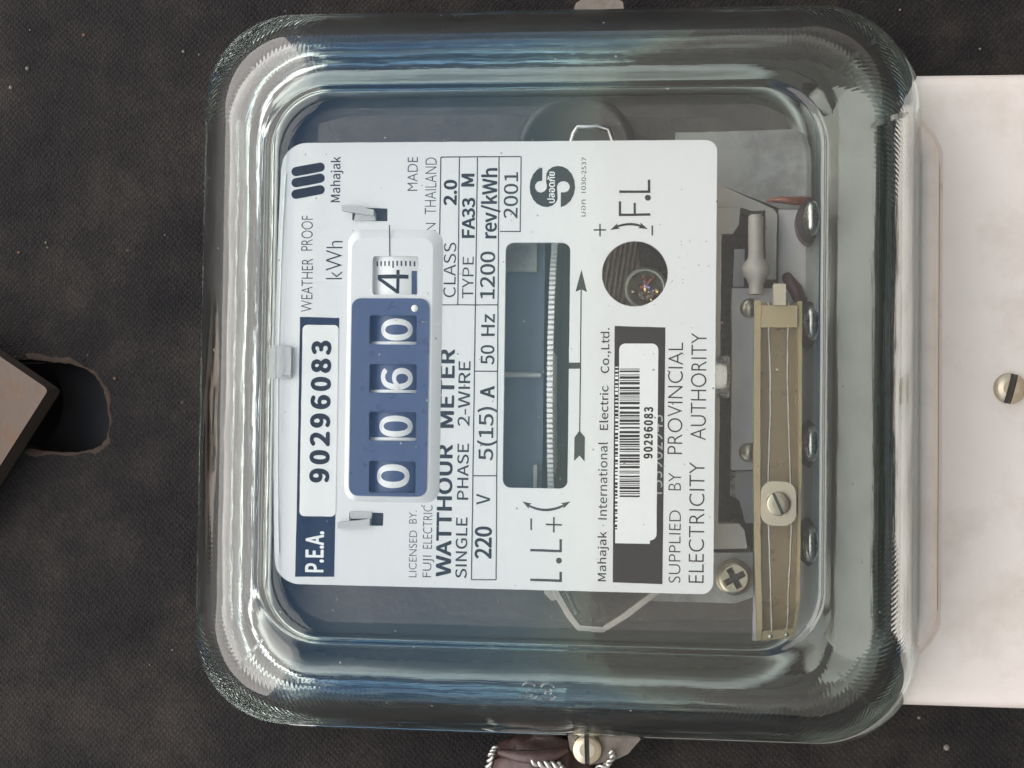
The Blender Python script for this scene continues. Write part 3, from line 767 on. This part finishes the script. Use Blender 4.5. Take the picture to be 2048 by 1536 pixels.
# ------------------------------------------------------------------ register
reg = empty('register', (0, 0, 0)); reg.parent = meter; reg.matrix_world = Matrix.Translation(W3((at(790, 740, PLATE)[0], at(790, 740, PLATE)[1], PLATE-8))) @ ROT.to_4x4()
reg.matrix_parent_inverse = Matrix.Identity(4)
ro_ = (at(790, 740, PLATE)[0], at(790, 740, PLATE)[1], PLATE-8); reg['_org'] = ro_
reg.matrix_basis = Matrix.Translation((Vector(ro_)-Vector(meter['_org']))*.001)
TOP = PLATE+.95
wins = [(742, 836, 632, 690), (742, 836, 729, 787), (741, 835, 824, 882), (741, 834, 922, 985)]
dec = (748, 839, 514, 591)
outer = pxr(696, 885, 462, 1003, PLATE, 2.2); top = pxr(703, 865, 478, 995, TOP, 1.9)
b = MB()
mid1 = [(a[0]*.75+c[0]*.25, a[1]*.75+c[1]*.25, PLATE+.3) for a, c in zip(outer, top)]
mid2 = [(a[0]*.2+c[0]*.8, a[1]*.2+c[1]*.8, PLATE+.82) for a, c in zip(outer, top)]
b.rings([[(p[0], p[1], PLATE+.04) for p in outer], mid1, mid2, [(p[0], p[1], TOP) for p in top]])
holes = [pxr(*q, TOP, .35) for q in wins] + [pxr(*dec, TOP, .5)]
loops = [top]+holes; flat = [p for l_ in loops for p in l_]
tr = tessellate_polygon([[Vector((p[0], p[1], 0)) for p in l_] for l_ in loops])
fs = []
for t in tr:
    a, c, d = (flat[i] for i in t); fs.append(t if (c[0]-a[0])*(d[1]-a[1])-(c[1]-a[1])*(d[0]-a[0]) > 0 else (t[0], t[2], t[1]))
b.add([(p[0], p[1], TOP) for p in flat], fs)
hl = holes[-1]; n = len(hl)
b.add([(p[0], p[1], TOP) for p in hl]+[(p[0], p[1], TOP-1.6) for p in hl], [(i, (i+1) % n, n+(i+1) % n, n+i) for i in range(n)])
b.build('bezel', ['plate'], reg)
b = MB(); TP = TOP+.35
b.ngon_prism(pxr(704, 858, 598, 992, TP, 1.5), TOP-.5, TP, holes=[pxr(*q, TP, .35) for q in wins])
b.build('cover_panel', ['blue'], reg, bevel=.22)
b = MB()
for q in wins:                      # sunk walls of the windows
    p = pxr(q[0]-1, q[1]+1, q[2]-1, q[3]+1, TP, .4); n = len(p)
    b.add([(x[0], x[1], TP-.3) for x in p]+[(x[0], x[1], TP-2.4) for x in p], [(i, (i+1) % n, n+(i+1) % n, n+i) for i in range(n)])
b.build('window_wall', ['blue'], reg)
b = MB(); b.lathe((*at(832, 618, TP), TP), [(.56, .01), (.56, .05), (.01, .06)], 20); b.build('decimal_point', ['white'], reg)
# number drums: axis along the text line
DR = 6.4; dw = TOP-.35-DR
du = at(790, 740, TOP)[0]
def drum(y0, y1, mk, flange=None):
    v1, v0 = at(790, y0, TOP)[1], at(790, y1, TOP)[1]
    b = MB(); b.lathe((du, v0, dw), [(DR, 0), (DR, v1-v0)], 72, 'v')
    b.build('number_drum', [mk], reg, bevel=.1)
    if flange:
        f1, f0 = at(790, flange[0], TOP)[1], at(790, flange[1], TOP)[1]
        b = MB(); b.lathe((du, f0, dw), [(DR+.2, 0), (DR+.2, f1-f0)], 72, 'v'); b.build('drum_flange', ['white'], reg)
drum(628, 683.5, 'drum', (683.8, 690)); drum(725, 780, 'drum', (780, 786)); drum(820, 875, 'drum', (875, 881)); drum(915, 990, 'drum'); drum(505, 597, 'drumwhite')
def on_drum(vs, fs, name, mk, lift=.04):
    bm = bmesh.new()
    vv = [bm.verts.new(p) for p in vs]
    for f in fs:
        try: bm.faces.new([vv[i] for i in f])
        except ValueError: pass
    us = [p[0] for p in vs]; a, c = min(us), max(us)
    for k in range(1, 16):
        bmesh.ops.bisect_plane(bm, geom=bm.verts[:]+bm.edges[:]+bm.faces[:], plane_co=(a+(c-a)*k/16, 0, 0), plane_no=(1, 0, 0))
    bm.verts.index_update(); b = MB(); r = DR+lift
    pts = []
    for v in bm.verts:
        x = max(-r*.98, min(r*.98, v.co.x-du)); pts.append((du+x, v.co.y, dw+math.sqrt(r*r-x*x)))
    fcs = []
    for f in bm.faces:
        t = [v.index for v in f.verts]
        fcs.append(t if f.normal.z >= 0 else t[::-1])
    b.add(pts, fcs, 0, True); bm.free()
    return b.build(name, [mk], reg)
for s, ys, ye, xl, xr in (('0', 682, 638, 764, 826), ('6', 780, 736, 763, 826), ('0', 874, 831, 760, 826), ('0', 976, 928, 755, 820), ('4', 588, 541, 756, 818)):
    v, f = place_text(s, xl, xr, ys, ye, 0.008 if s != '4' else 0, TOP, full=True); on_drum(v, f, 'drum_digit', 'white' if s != '4' else 'ink')
tk = MB()
for k in range(11):
    x = 755+k*8.3; q = [at(px, py, TOP) for px, py in ((x-1.4, 523), (x+1.4, 523), (x+1.4, 537 if k == 4 else 533), (x-1.4, 537 if k == 4 else 533))]
    tk.add([(p[0], p[1], 0) for p in q], [(0, 1, 2, 3)])
on_drum(tk.v, tk.f, 'tick_scale', 'ink')
q = [at(px, py, TOP) for px, py in ((824, 542), (834, 542), (834, 589), (824, 589))]
on_drum([(p[0], p[1], 0) for p in q], [(0, 1, 2, 3)], 'drum_digit', 'drum')
flatpoly('pointer_line', [line(782, 452, 782.5, 514, 2.2)], 'inkthin', TOP+.06, reg)

# ------------------------------------------------------------------ rotor disc in the long window
dsu = at(1101, 740, 41)[0]; dsc = at(1101, 745, 41)[1]; RD = 43
b = MB(); nT = 320; prof = []
rs = [[], [], [], []]
for i in range(nT):
    for fr, dr in ((0, 0), (.58, 0), (.66, 1.1), (.92, 1.1)):
        a = 2*PI*(i+fr)/nT; rr = RD-dr
        for k, (r_, h) in enumerate(((RD-1.4, -.48), (rr, -.48), (rr, .48), (RD-1.4, .48))):
            rs[k].append((dsu+h, dsc+r_*math.cos(a), 41-RD+r_*math.sin(a)))
b.rings(rs, smooth=False)
b.build('disc_teeth', ['drumwhite'], meter)
b = MB(); b.lathe((dsu, dsc, 41-RD), [(RD-1.25, -.45), (RD-1.25, .40)], 160, 'u'); disc = b.build('rotor_disc', ['cast'], meter)
b = MB()
for k, rr in enumerate((RD-2.2, RD-3.2, RD-4.3, RD-5.5, RD-7)):
    for i in range(-6, 34):
        a = PI/2+i*.0125+(.006 if k % 2 else 0); p = Vector((dsu+.5, dsc+rr*math.cos(a), 41-RD+rr*math.sin(a)))
        t = Vector((0, -math.sin(a), math.cos(a)))
        b.tube([p-t*.2, p+t*.2], .15, 5)
hs = b.build('disc_knurl', ['drumwhite'], disc); tag(hs, kind='stuff')
b = MB(); su = at(1008, 750, 38); b.lathe((su[0]-1, at(1050, 750, 38)[1], 37), [(.42, 0), (.42, at(1094, 750, 38)[0]-su[0])], 18, 'u'); b.build('spindle', ['cast'], meter)
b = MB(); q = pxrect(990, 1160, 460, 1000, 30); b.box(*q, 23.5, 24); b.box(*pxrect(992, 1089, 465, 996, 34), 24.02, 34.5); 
b.build('disc_housing', ['sky_tint'], meter)
b = MB(); q = pxrect(1068, 1075, 930, 985, 37); b.box(*q, 34.51, 37); b.build('brake_bracket', ['cast'], meter, bevel=.1)
b = MB(); b.box(*pxrect(1008, 1075, 470, 545, 36), 34.51, 36); b.build('brake_bracket', ['cast'], meter, bevel=.1)

# ------------------------------------------------------------------ adjusting screw in the round hole
b = MB(); q = pxrect(1195, 1345, 470, 625, 34); b.box(*q, 24, 32)
for k in range(15):
    u = q[0]+(q[1]-q[0])*k/15
    b.tube([(u, q[2]+1, 32), (u+1.5, q[3]-1, 32.2)], .3, 6)
b.build('ridged_backing', ['bronze'], meter)
pris_c = pp(33.4, (1275, 480), (1345, 480), (1345, 600), (1282, 560))
b = MB(); b.ngon_prism(pris_c, 32, 33.4); b.build('crackle_block', ['darkrough'], meter)
kc = at(1291, 578, 37)
b = MB()
b.lathe((kc[0], kc[1], 30), [(3.7, 0), (3.7, 4.8), (3.55, 6.0), (3.1, 6.6), (2.8, 6.3), (2.6, 5.2), (.01, 5.0)], 40)
kn = b.build('adjusting_knob', ['verdigris'], meter)
rk = random.Random(11)
for nm, mk, cnt in (('copper_curl', 'copper', 7), ('brass_curl', 'brass', 6), ('violet_glint_curl', 'violet_glint', 3), ('bronze_curl', 'bronze', 6)):
    b = MB()
    for k in range(cnt):
        a = rk.uniform(0, 2*PI); rr = rk.uniform(.2, 2.0); 
        if mk == 'violet_glint': a = rk.uniform(.7, 1.6); rr = rk.uniform(1, 1.9)
        p = Vector((kc[0]+rr*math.cos(a), kc[1]+rr*math.sin(a), 35.9)); pts = []
        a1 = rk.uniform(0, 2*PI); ln = rk.uniform(.9, 1.8)
        for q_ in range(6):
            a1 += rk.uniform(-.2, .7); p = p+Vector((math.cos(a1)*ln/3, math.sin(a1)*ln/3, rk.uniform(-.1, .32)))
            if math.hypot(p.x-kc[0], p.y-kc[1]) > 2.4: break
            pts.append(tuple(p))
        if len(pts) > 1: b.tube(pts, [rk.uniform(.25, .6) for _ in pts], 7)
    if b.v: b.build(nm, [mk], kn)

# ------------------------------------------------------------------ movement frame and the parts below the plate
def pris(name, w0, w1, pts, mk, bevel=.3, parent=None, holes=()):
    b = MB(); b.ngon_prism(pp(w1, *pts), w0, w1, holes=[pp(w1, *h) for h in holes]); return b.build(name, [mk], parent or meter, bevel=bevel)
pris('frame_plate', 22, 24.5, [(1350, 268), (1590, 262), (1612, 272), (1628, 300), (1632, 420), (1560, 420), (1440, 372), (1350, 330)], 'cast', .5)
pris('floor_plate', 24, 26.5, [(1556, 421), (1662, 421), (1662, 1235), (1640, 1290), (1506, 1290), (1506, 1100), (1556, 1000)], 'pan', .4)
pris('frame_bracket', 22, 29, [(1380, 340), (1440, 372), (1545, 420), (1553, 430), (1551, 560), (1530, 560), (1530, 424), (1500, 424), (1484, 418), (1380, 416)], 'beige', .35)
pris('frame_block', 18, 30, [(1380, 418), (1480, 418), (1478, 450), (1465, 470), (1380, 470)], 'beige', .9)
pris('back_strip', 11, 27, [(1350, 468), (1498, 468), (1498, 620), (1470, 620), (1470, 760), (1470, 1046), (1350, 1046)], 'darkrough', .2)
pris('inner_plate', 27.1, 28.2, [(1468, 500), (1489, 500), (1487, 575), (1466, 575)], 'pan', .1)
pris('core_plate', 22, 31, [(1463, 578), (1560, 578), (1560, 940), (1462, 940)], 'pan', .35)
pris('core_plate', 20, 27, [(1460, 943), (1545, 943), (1545, 1045), (1490, 1045), (1478, 1000), (1460, 990)], 'pan', .5)
pris('lower_bracket', 20, 33, [(1380, 1046), (1478, 1046), (1488, 1060), (1494, 1096), (1380, 1098)], 'beige', 1.0)
pris('screw_bracket', 18, 31, [(1300, 1104), (1505, 1104), (1505, 1192), (1470, 1205), (1300, 1200)], 'cast', .5)
pris('edge_rail', 30, 33, [(1420, 470), (1443, 470), (1436, 1046), (1420, 1046)], 'beige', .2)
b = MB(); cc = at(1440, 753, 38); y0, y1 = at(1440, 797, 38)[1], at(1440, 708, 38)[1]
b.lathe((cc[0]-6, (y0+y1)/2, 34), [(.01, 0), (3.6, 0), (3.6, 7.0), (3.3, 7.6), (.01, 7.6)], 36, 'u'); b.build('bearing_screw', ['alu'], meter)
# lever with a bulb
pts = [(*at(1511, y, 34), 34) for y in (432, 436, 470, 505, 518, 526, 538, 550, 560, 570, 590)]
b = MB(); b.tube(pts, [.9, 1.25, 1.25, 1.25, 1.3, 1.9, 2.35, 2.2, 1.6, 1.2, 1.2], 18); b.build('adjusting_lever', ['beige'], meter)
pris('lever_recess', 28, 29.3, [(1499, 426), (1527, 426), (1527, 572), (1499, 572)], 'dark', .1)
# screws
def cross_screw(name, c, r, mk, parent, ang=0, washer=None):
    b = MB()
    if washer: b.lathe((c[0], c[1], c[2]-.9), [(washer, 0), (washer, .6), (washer-.25, .9), (.01, .9)], 40)
    n = 32; arms = []
    for i in range(4):
        a = ang+i*PI/2; t = .19*r; L = .66*r
        for (x, y) in ((t, -t), (L, -t), (L, t)): arms.append((c[0]+x*math.cos(a)-y*math.sin(a), c[1]+x*math.sin(a)+y*math.cos(a)))
    b.rings([[(c[0]+q*math.cos(2*PI*i/n), c[1]+q*math.sin(2*PI*i/n), c[2]+h) for i in range(n)] for q, h in ((r, 0), (r, r*.3), (r*.93, r*.48), (r*.78, r*.56))])
    topw = c[2]+r*.56
    loops = [circ(c, r*.78, n), arms]; flat = [p for l_ in loops for p in l_]
    tr = tessellate_polygon([[Vector((p[0], p[1], 0)) for p in l_] for l_ in loops]); fs = []
    for t in tr:
        a, d, e_ = (flat[i] for i in t); fs.append(t if (d[0]-a[0])*(e_[1]-a[1])-(d[1]-a[1])*(e_[0]-a[0]) > 0 else (t[0], t[2], t[1]))
    b.add([(p[0], p[1], topw) for p in flat], fs)
    m_ = len(arms); b.add([(p[0], p[1], topw) for p in arms]+[(c[0]+(p[0]-c[0])*.6, c[1]+(p[1]-c[1])*.6, topw-r*.5) for p in arms], [(i, (i+1) % m_, m_+(i+1) % m_, m_+i) for i in range(m_)])
    b.add([(c[0]+(p[0]-c[0])*.6, c[1]+(p[1]-c[1])*.6, topw-r*.5) for p in arms], [tuple(range(m_))], 1)  # recess floor in a dark colour that stands in for shade
    return b.build(name, [mk, 'dark'], parent)
c = at(1468, 1155, 33); cross_screw('frame_screw', (c[0], c[1], 32), 2.75, 'zinc', meter, .5, 3.0)
for (x, y) in ((1499, 616), (1497, 905)):
    c = at(x, y, 33); b = MB(); b.lathe((c[0], c[1], 31), [(1.6, 0), (1.6, .6), (1.1, 1.3), (.01, 1.5)], 24); b.build('rivet', ['zinc'], meter)
# amber lag adjuster: channel, end block, two wires, sliding clamp with screw
AW = 39.0
def ap(x, y): return at(x, y, AW)
b = MB()
b.ngon_prism(pp(AW-2, (1519, 606), (1597, 606), (1595, 1285), (1524, 1288)), AW-3.4, AW-2)
bar = b.build('adjuster_bar', ['amber'], meter, bevel=.15)
for pts, nm in ((((1508, 602), (1521, 602), (1519, 940), (1523, 1285), (1514, 1285), (1508, 1100), (1506, 940)), 'channel_wall'), (((1594, 604), (1603, 604), (1602, 940), (1597, 1280), (1590, 1283), (1596, 940)), 'channel_wall')):
    pris(nm, AW-2, AW, pts, 'amberlight', .12, bar)
pris('end_block', AW-1.99, AW+.5, [(1521.5, 612), (1593.5, 612), (1593.5, 656), (1521.5, 656)], 'amberlight', .15, bar)
pris('end_tab', AW-1.6, AW+1.2, [(1546, 569), (1571, 569), (1571, 611.5), (1546, 611.5)], 'ivory', .15, bar)
pris('end_block', AW-1.99, AW-.2, [(1524, 1260), (1590, 1260), (1589, 1284), (1525, 1284)], 'amberlight', .15, bar)
for xs in ((1536, 1537, 1540, 1540, 1536, 1537, 1541, 1543), (1577, 1575, 1574, 1576, 1580, 1582, 1576, 1575)):
    b = MB(); ys = (606, 660, 750, 830, 950, 1060, 1180, 1262)
    b.tube([(*at(x, y, AW+.3), AW+.3) for x, y in zip(xs, ys)], .17, 8); b.build('resistance_wire', ['cast'], bar)
c = ap(1555, 1006)
b = MB(); b.ngon_prism(rrect(c[0]-2.75, c[0]+2.75, c[1]-3.5, c[1]+3.5, 1.9, 10), AW-1.9, AW+.9); b.build('sliding_clamp', ['ivory'], bar, bevel=.25)
slot_screw('clamp_screw', (c[0]-.05, c[1], AW+.91), 1.9, .55, 'zinc', bar, R(25)+PI/2, slot_w=.13)
for (x, y) in ((1541, 1275), (1577, 1275)):
    q = at(x, y, AW); b = MB(); b.lathe((q[0], q[1], AW-.2), [(.42, .01), (.3, .35), (.01, .4)], 12); b.build('solder_dot', ['steel'], bar)
# terminals along the lower rim
tproto = None
for y in (438, 648, 888, 1088):
    cu, cv = at(1630, y, 34); TW = 34
    b = MB()
    pts = [(cu, cv+d_, TW) for d_ in (-2.9, -2.6, -1.6, 0, 1.6, 2.6, 2.9)]
    b.tube(pts, [.15, 1.1, 1.8, 2.05, 1.8, 1.1, .15], 18)
    b.tube([(cu+.3, cv, TW), (cu+.8, cv, 24), (cu+1, cv, 8)], [1.2, 1.3, 1.3], 14)
    cb = MB(); cb.ngon_prism([(cu-.3+2.5*math.cos(k*PI/14), cv+3.9*math.sin(k*PI/14)) for k in range(28)], 26.4, 30.5); cb.build('terminal_cup', ['cup'], meter, bevel=.5)
    if tproto is None: tproto = b.build('terminal_stud', ['stud'], meter, org=(cu, cv, TW))
    else:
        o = tproto.copy(); COL.objects.link(o); o.parent = meter; o.location = (Vector((cu, cv, TW))-Vector(meter['_org']))*.001
b = MB(); b.tube([(*at(x, y, z), z) for x, y, z in ((1532, 404, 26), (1560, 402, 27), (1590, 404, 27), (1625, 404, 25), (1650, 408, 20))], [.2, .6, .7, .7, .7], 12); b.build('copper_lead', ['copper'], meter)
b = MB(); b.tube([(*at(x, y, z), z) for x, y, z in ((1556, 548, 24), (1572, 556, 26), (1590, 580, 27), (1600, 605, 27), (1604, 640, 25))], [.4, 1.0, 1.2, 1.1, 1.0], 12); b.build('insulated_lead', ['maroon'], meter)
b = MB(); b.tube([(*at(x, y, z), z) for x, y, z in ((1612, 850, 20), (1618, 885, 23), (1612, 960, 20), (1615, 1060, 22), (1620, 1110, 20))], [1., 1.6, 1.5, 1.6, 1.0], 12); b.build('insulated_lead', ['maroon'], meter)

# side frame above and below the plate, magnet, return spring
pris('side_frame', 12, 24, [(640, 1150), (1505, 1165), (1505, 1235), (1250, 1240), (900, 1230), (760, 1222), (690, 1200)], 'brownmetal', .9)
pris('side_frame', 12, 24, [(640, 250), (700, 236), (1000, 232), (1440, 240), (1440, 330), (640, 330)], 'brownmetal', .9)
b = MB(); c = at(1150, 300, 34)
b.lathe((c[0], c[1], 20), [(10.3, 0), (10.3, 10), (9.6, 11.6), (8.6, 12), (7.9, 11.2), (.01, 11.2)], 56); b.build('damping_magnet', ['dark'], meter)
b = MB(); pts = [(*at(x, y, 33.5), 33.5) for x, y in ((1140, 300), (1148, 270), (1156, 258), (1195, 256), (1218, 262), (1228, 290))]
b.tube(pts, .45, 8); b.build('magnet_clip', ['steel'], meter)
b = MB()
b.strip([(*at(x, y, 37), 37) for x, y in ((1100, 1150), (1118, 1190), (1140, 1228), (1160, 1253), (1208, 1256), (1250, 1230), (1305, 1188), (1340, 1160))], 1.6, 1.0)
b.build('retaining_spring', ['beige'], meter, bevel=.1)
b = MB(); pts = []
for k in range(90):
    t = k/89; x = 1128+t*28; y = 1165+t*62; cu, cv = at(x, y, 35.5); pts.append((cu+.35*math.cos(k*1.25), cv, 35.5+.35*math.sin(k*1.25)))
b.tube(pts, .13, 6); b.build('coil_spring', ['wire'], meter)
pris('pivot_pad', 30, 36, [(1086, 1150), (1126, 1150), (1122, 1196), (1104, 1200), (1090, 1186)], 'beige', .5)

# ------------------------------------------------------------------ sealing lugs, seal and wires
LW = 13.0
b = MB(); q = pp(LW, (1130, 1440), (1290, 1440), (1282, 1478), (1256, 1508), (1226, 1522), (1180, 1530), (1140, 1500))
b.ngon_prism(q, 9.5, LW); lug = b.build('sealing_lug', ['lug'], meter, bevel=.5)
c = at(1175, 1497, LW); slot_screw('sealing_screw', (c[0], c[1], LW+.01), 2.7, 1.6, 'zinc', lug, R(2)+PI/2, slot_w=.16)
b = MB(); b.ngon_prism(pp(LW-2, (1140, 40), (1250, 40), (1246, 4), (1200, -24), (1152, 6)), 7, 11); b.build('sealing_lug', ['lug'], meter, bevel=.4)

sl = empty('seal', (*at(1080, 1545, 8), 0)); tag(sl, 'brown wax seal lump beside the slotted screw at the lower rim', 'seal')
bm = bmesh.new(); bmesh.ops.create_icosphere(bm, subdivisions=4, radius=1)
cu, cv = at(1085, 1540, 8); b = MB()
from mathutils import noise
pts = []
for v in bm.verts:
    k = 1+.16*noise.noise(v.co*2.1)+.10*noise.noise(v.co*5)+.05*noise.noise(v.co*11)
    pts.append((cu+v.co.x*8.6*k, cv+v.co.y*7.6*k, 7.5+v.co.z*6.5*k))
b.add(pts, [tuple(v.index for v in f.verts) for f in bm.faces], 0, True); bm.free()
b.build('seal_body', ['seal'], sl)
b = MB(); b.tube([(*at(x, y, z), z) for x, y, z in ((1000, 1504, 11.5), (1035, 1512, 13.6), (1075, 1516, 14.4), (1110, 1508, 14), (1135, 1500, 13))], [.6, 1.1, 1.3, 1.1, .6], 12); b.build('wax_fold', ['seal'], sl)
def twisted(pts, r=.38, tw=2.2, th=.34, steps=70):
    b = MB(); P = [Vector(p) for p in pts]
    def ev(t):
        x = t*(len(P)-1); i = min(int(x), len(P)-2); f = x-i; return P[i].lerp(P[i+1], f)
    for ph in (0, PI):
        out = []
        for k in range(steps*2):
            t = k/(steps*2-1); p = ev(t); d = (ev(min(1, t+.01))-ev(max(0, t-.01))).normalized(); x = d.orthogonal().normalized(); y = d.cross(x)
            L = t*sum((P[i+1]-P[i]).length for i in range(len(P)-1)); a = L*tw+ph
            out.append(p+x*r*math.cos(a)+y*r*math.sin(a))
        b.tube(out, th, 6)
    return b
w1 = twisted([(*at(x, y, z), z) for x, y, z in ((992, 1494, 9), (982, 1512, 10), (974, 1545, 8), (960, 1600, 6))]).build('sealing_wire', ['wire']); tag(w1, 'twisted pale wire leaving the left side of the brown seal', 'wire', 'twisted sealing wires')
w2 = twisted([(*at(x, y, z), z) for x, y, z in ((1064, 1522, 14.6), (1090, 1529, 15), (1118, 1532, 14.6), (1132, 1552, 14), (1140, 1600, 12))], .5, 1.9, .42).build('sealing_wire', ['wire']); tag(w2, 'thick twisted wire lying across the front of the brown seal', 'wire', 'twisted sealing wires')
w3 = twisted([(*at(x, y, z), z) for x, y, z in ((1222, 1500, 14.2), (1225, 1514, 14), (1215, 1529, 13.8), (1190, 1540, 14), (1150, 1560, 13))], .36, 2.1, .3).build('sealing_wire', ['wire']); tag(w3, 'twisted wire looped under the slotted screw on the sealing lug', 'wire', 'twisted sealing wires')

for o in list(bpy.data.objects):
    if '_org' in o.keys(): del o['_org']
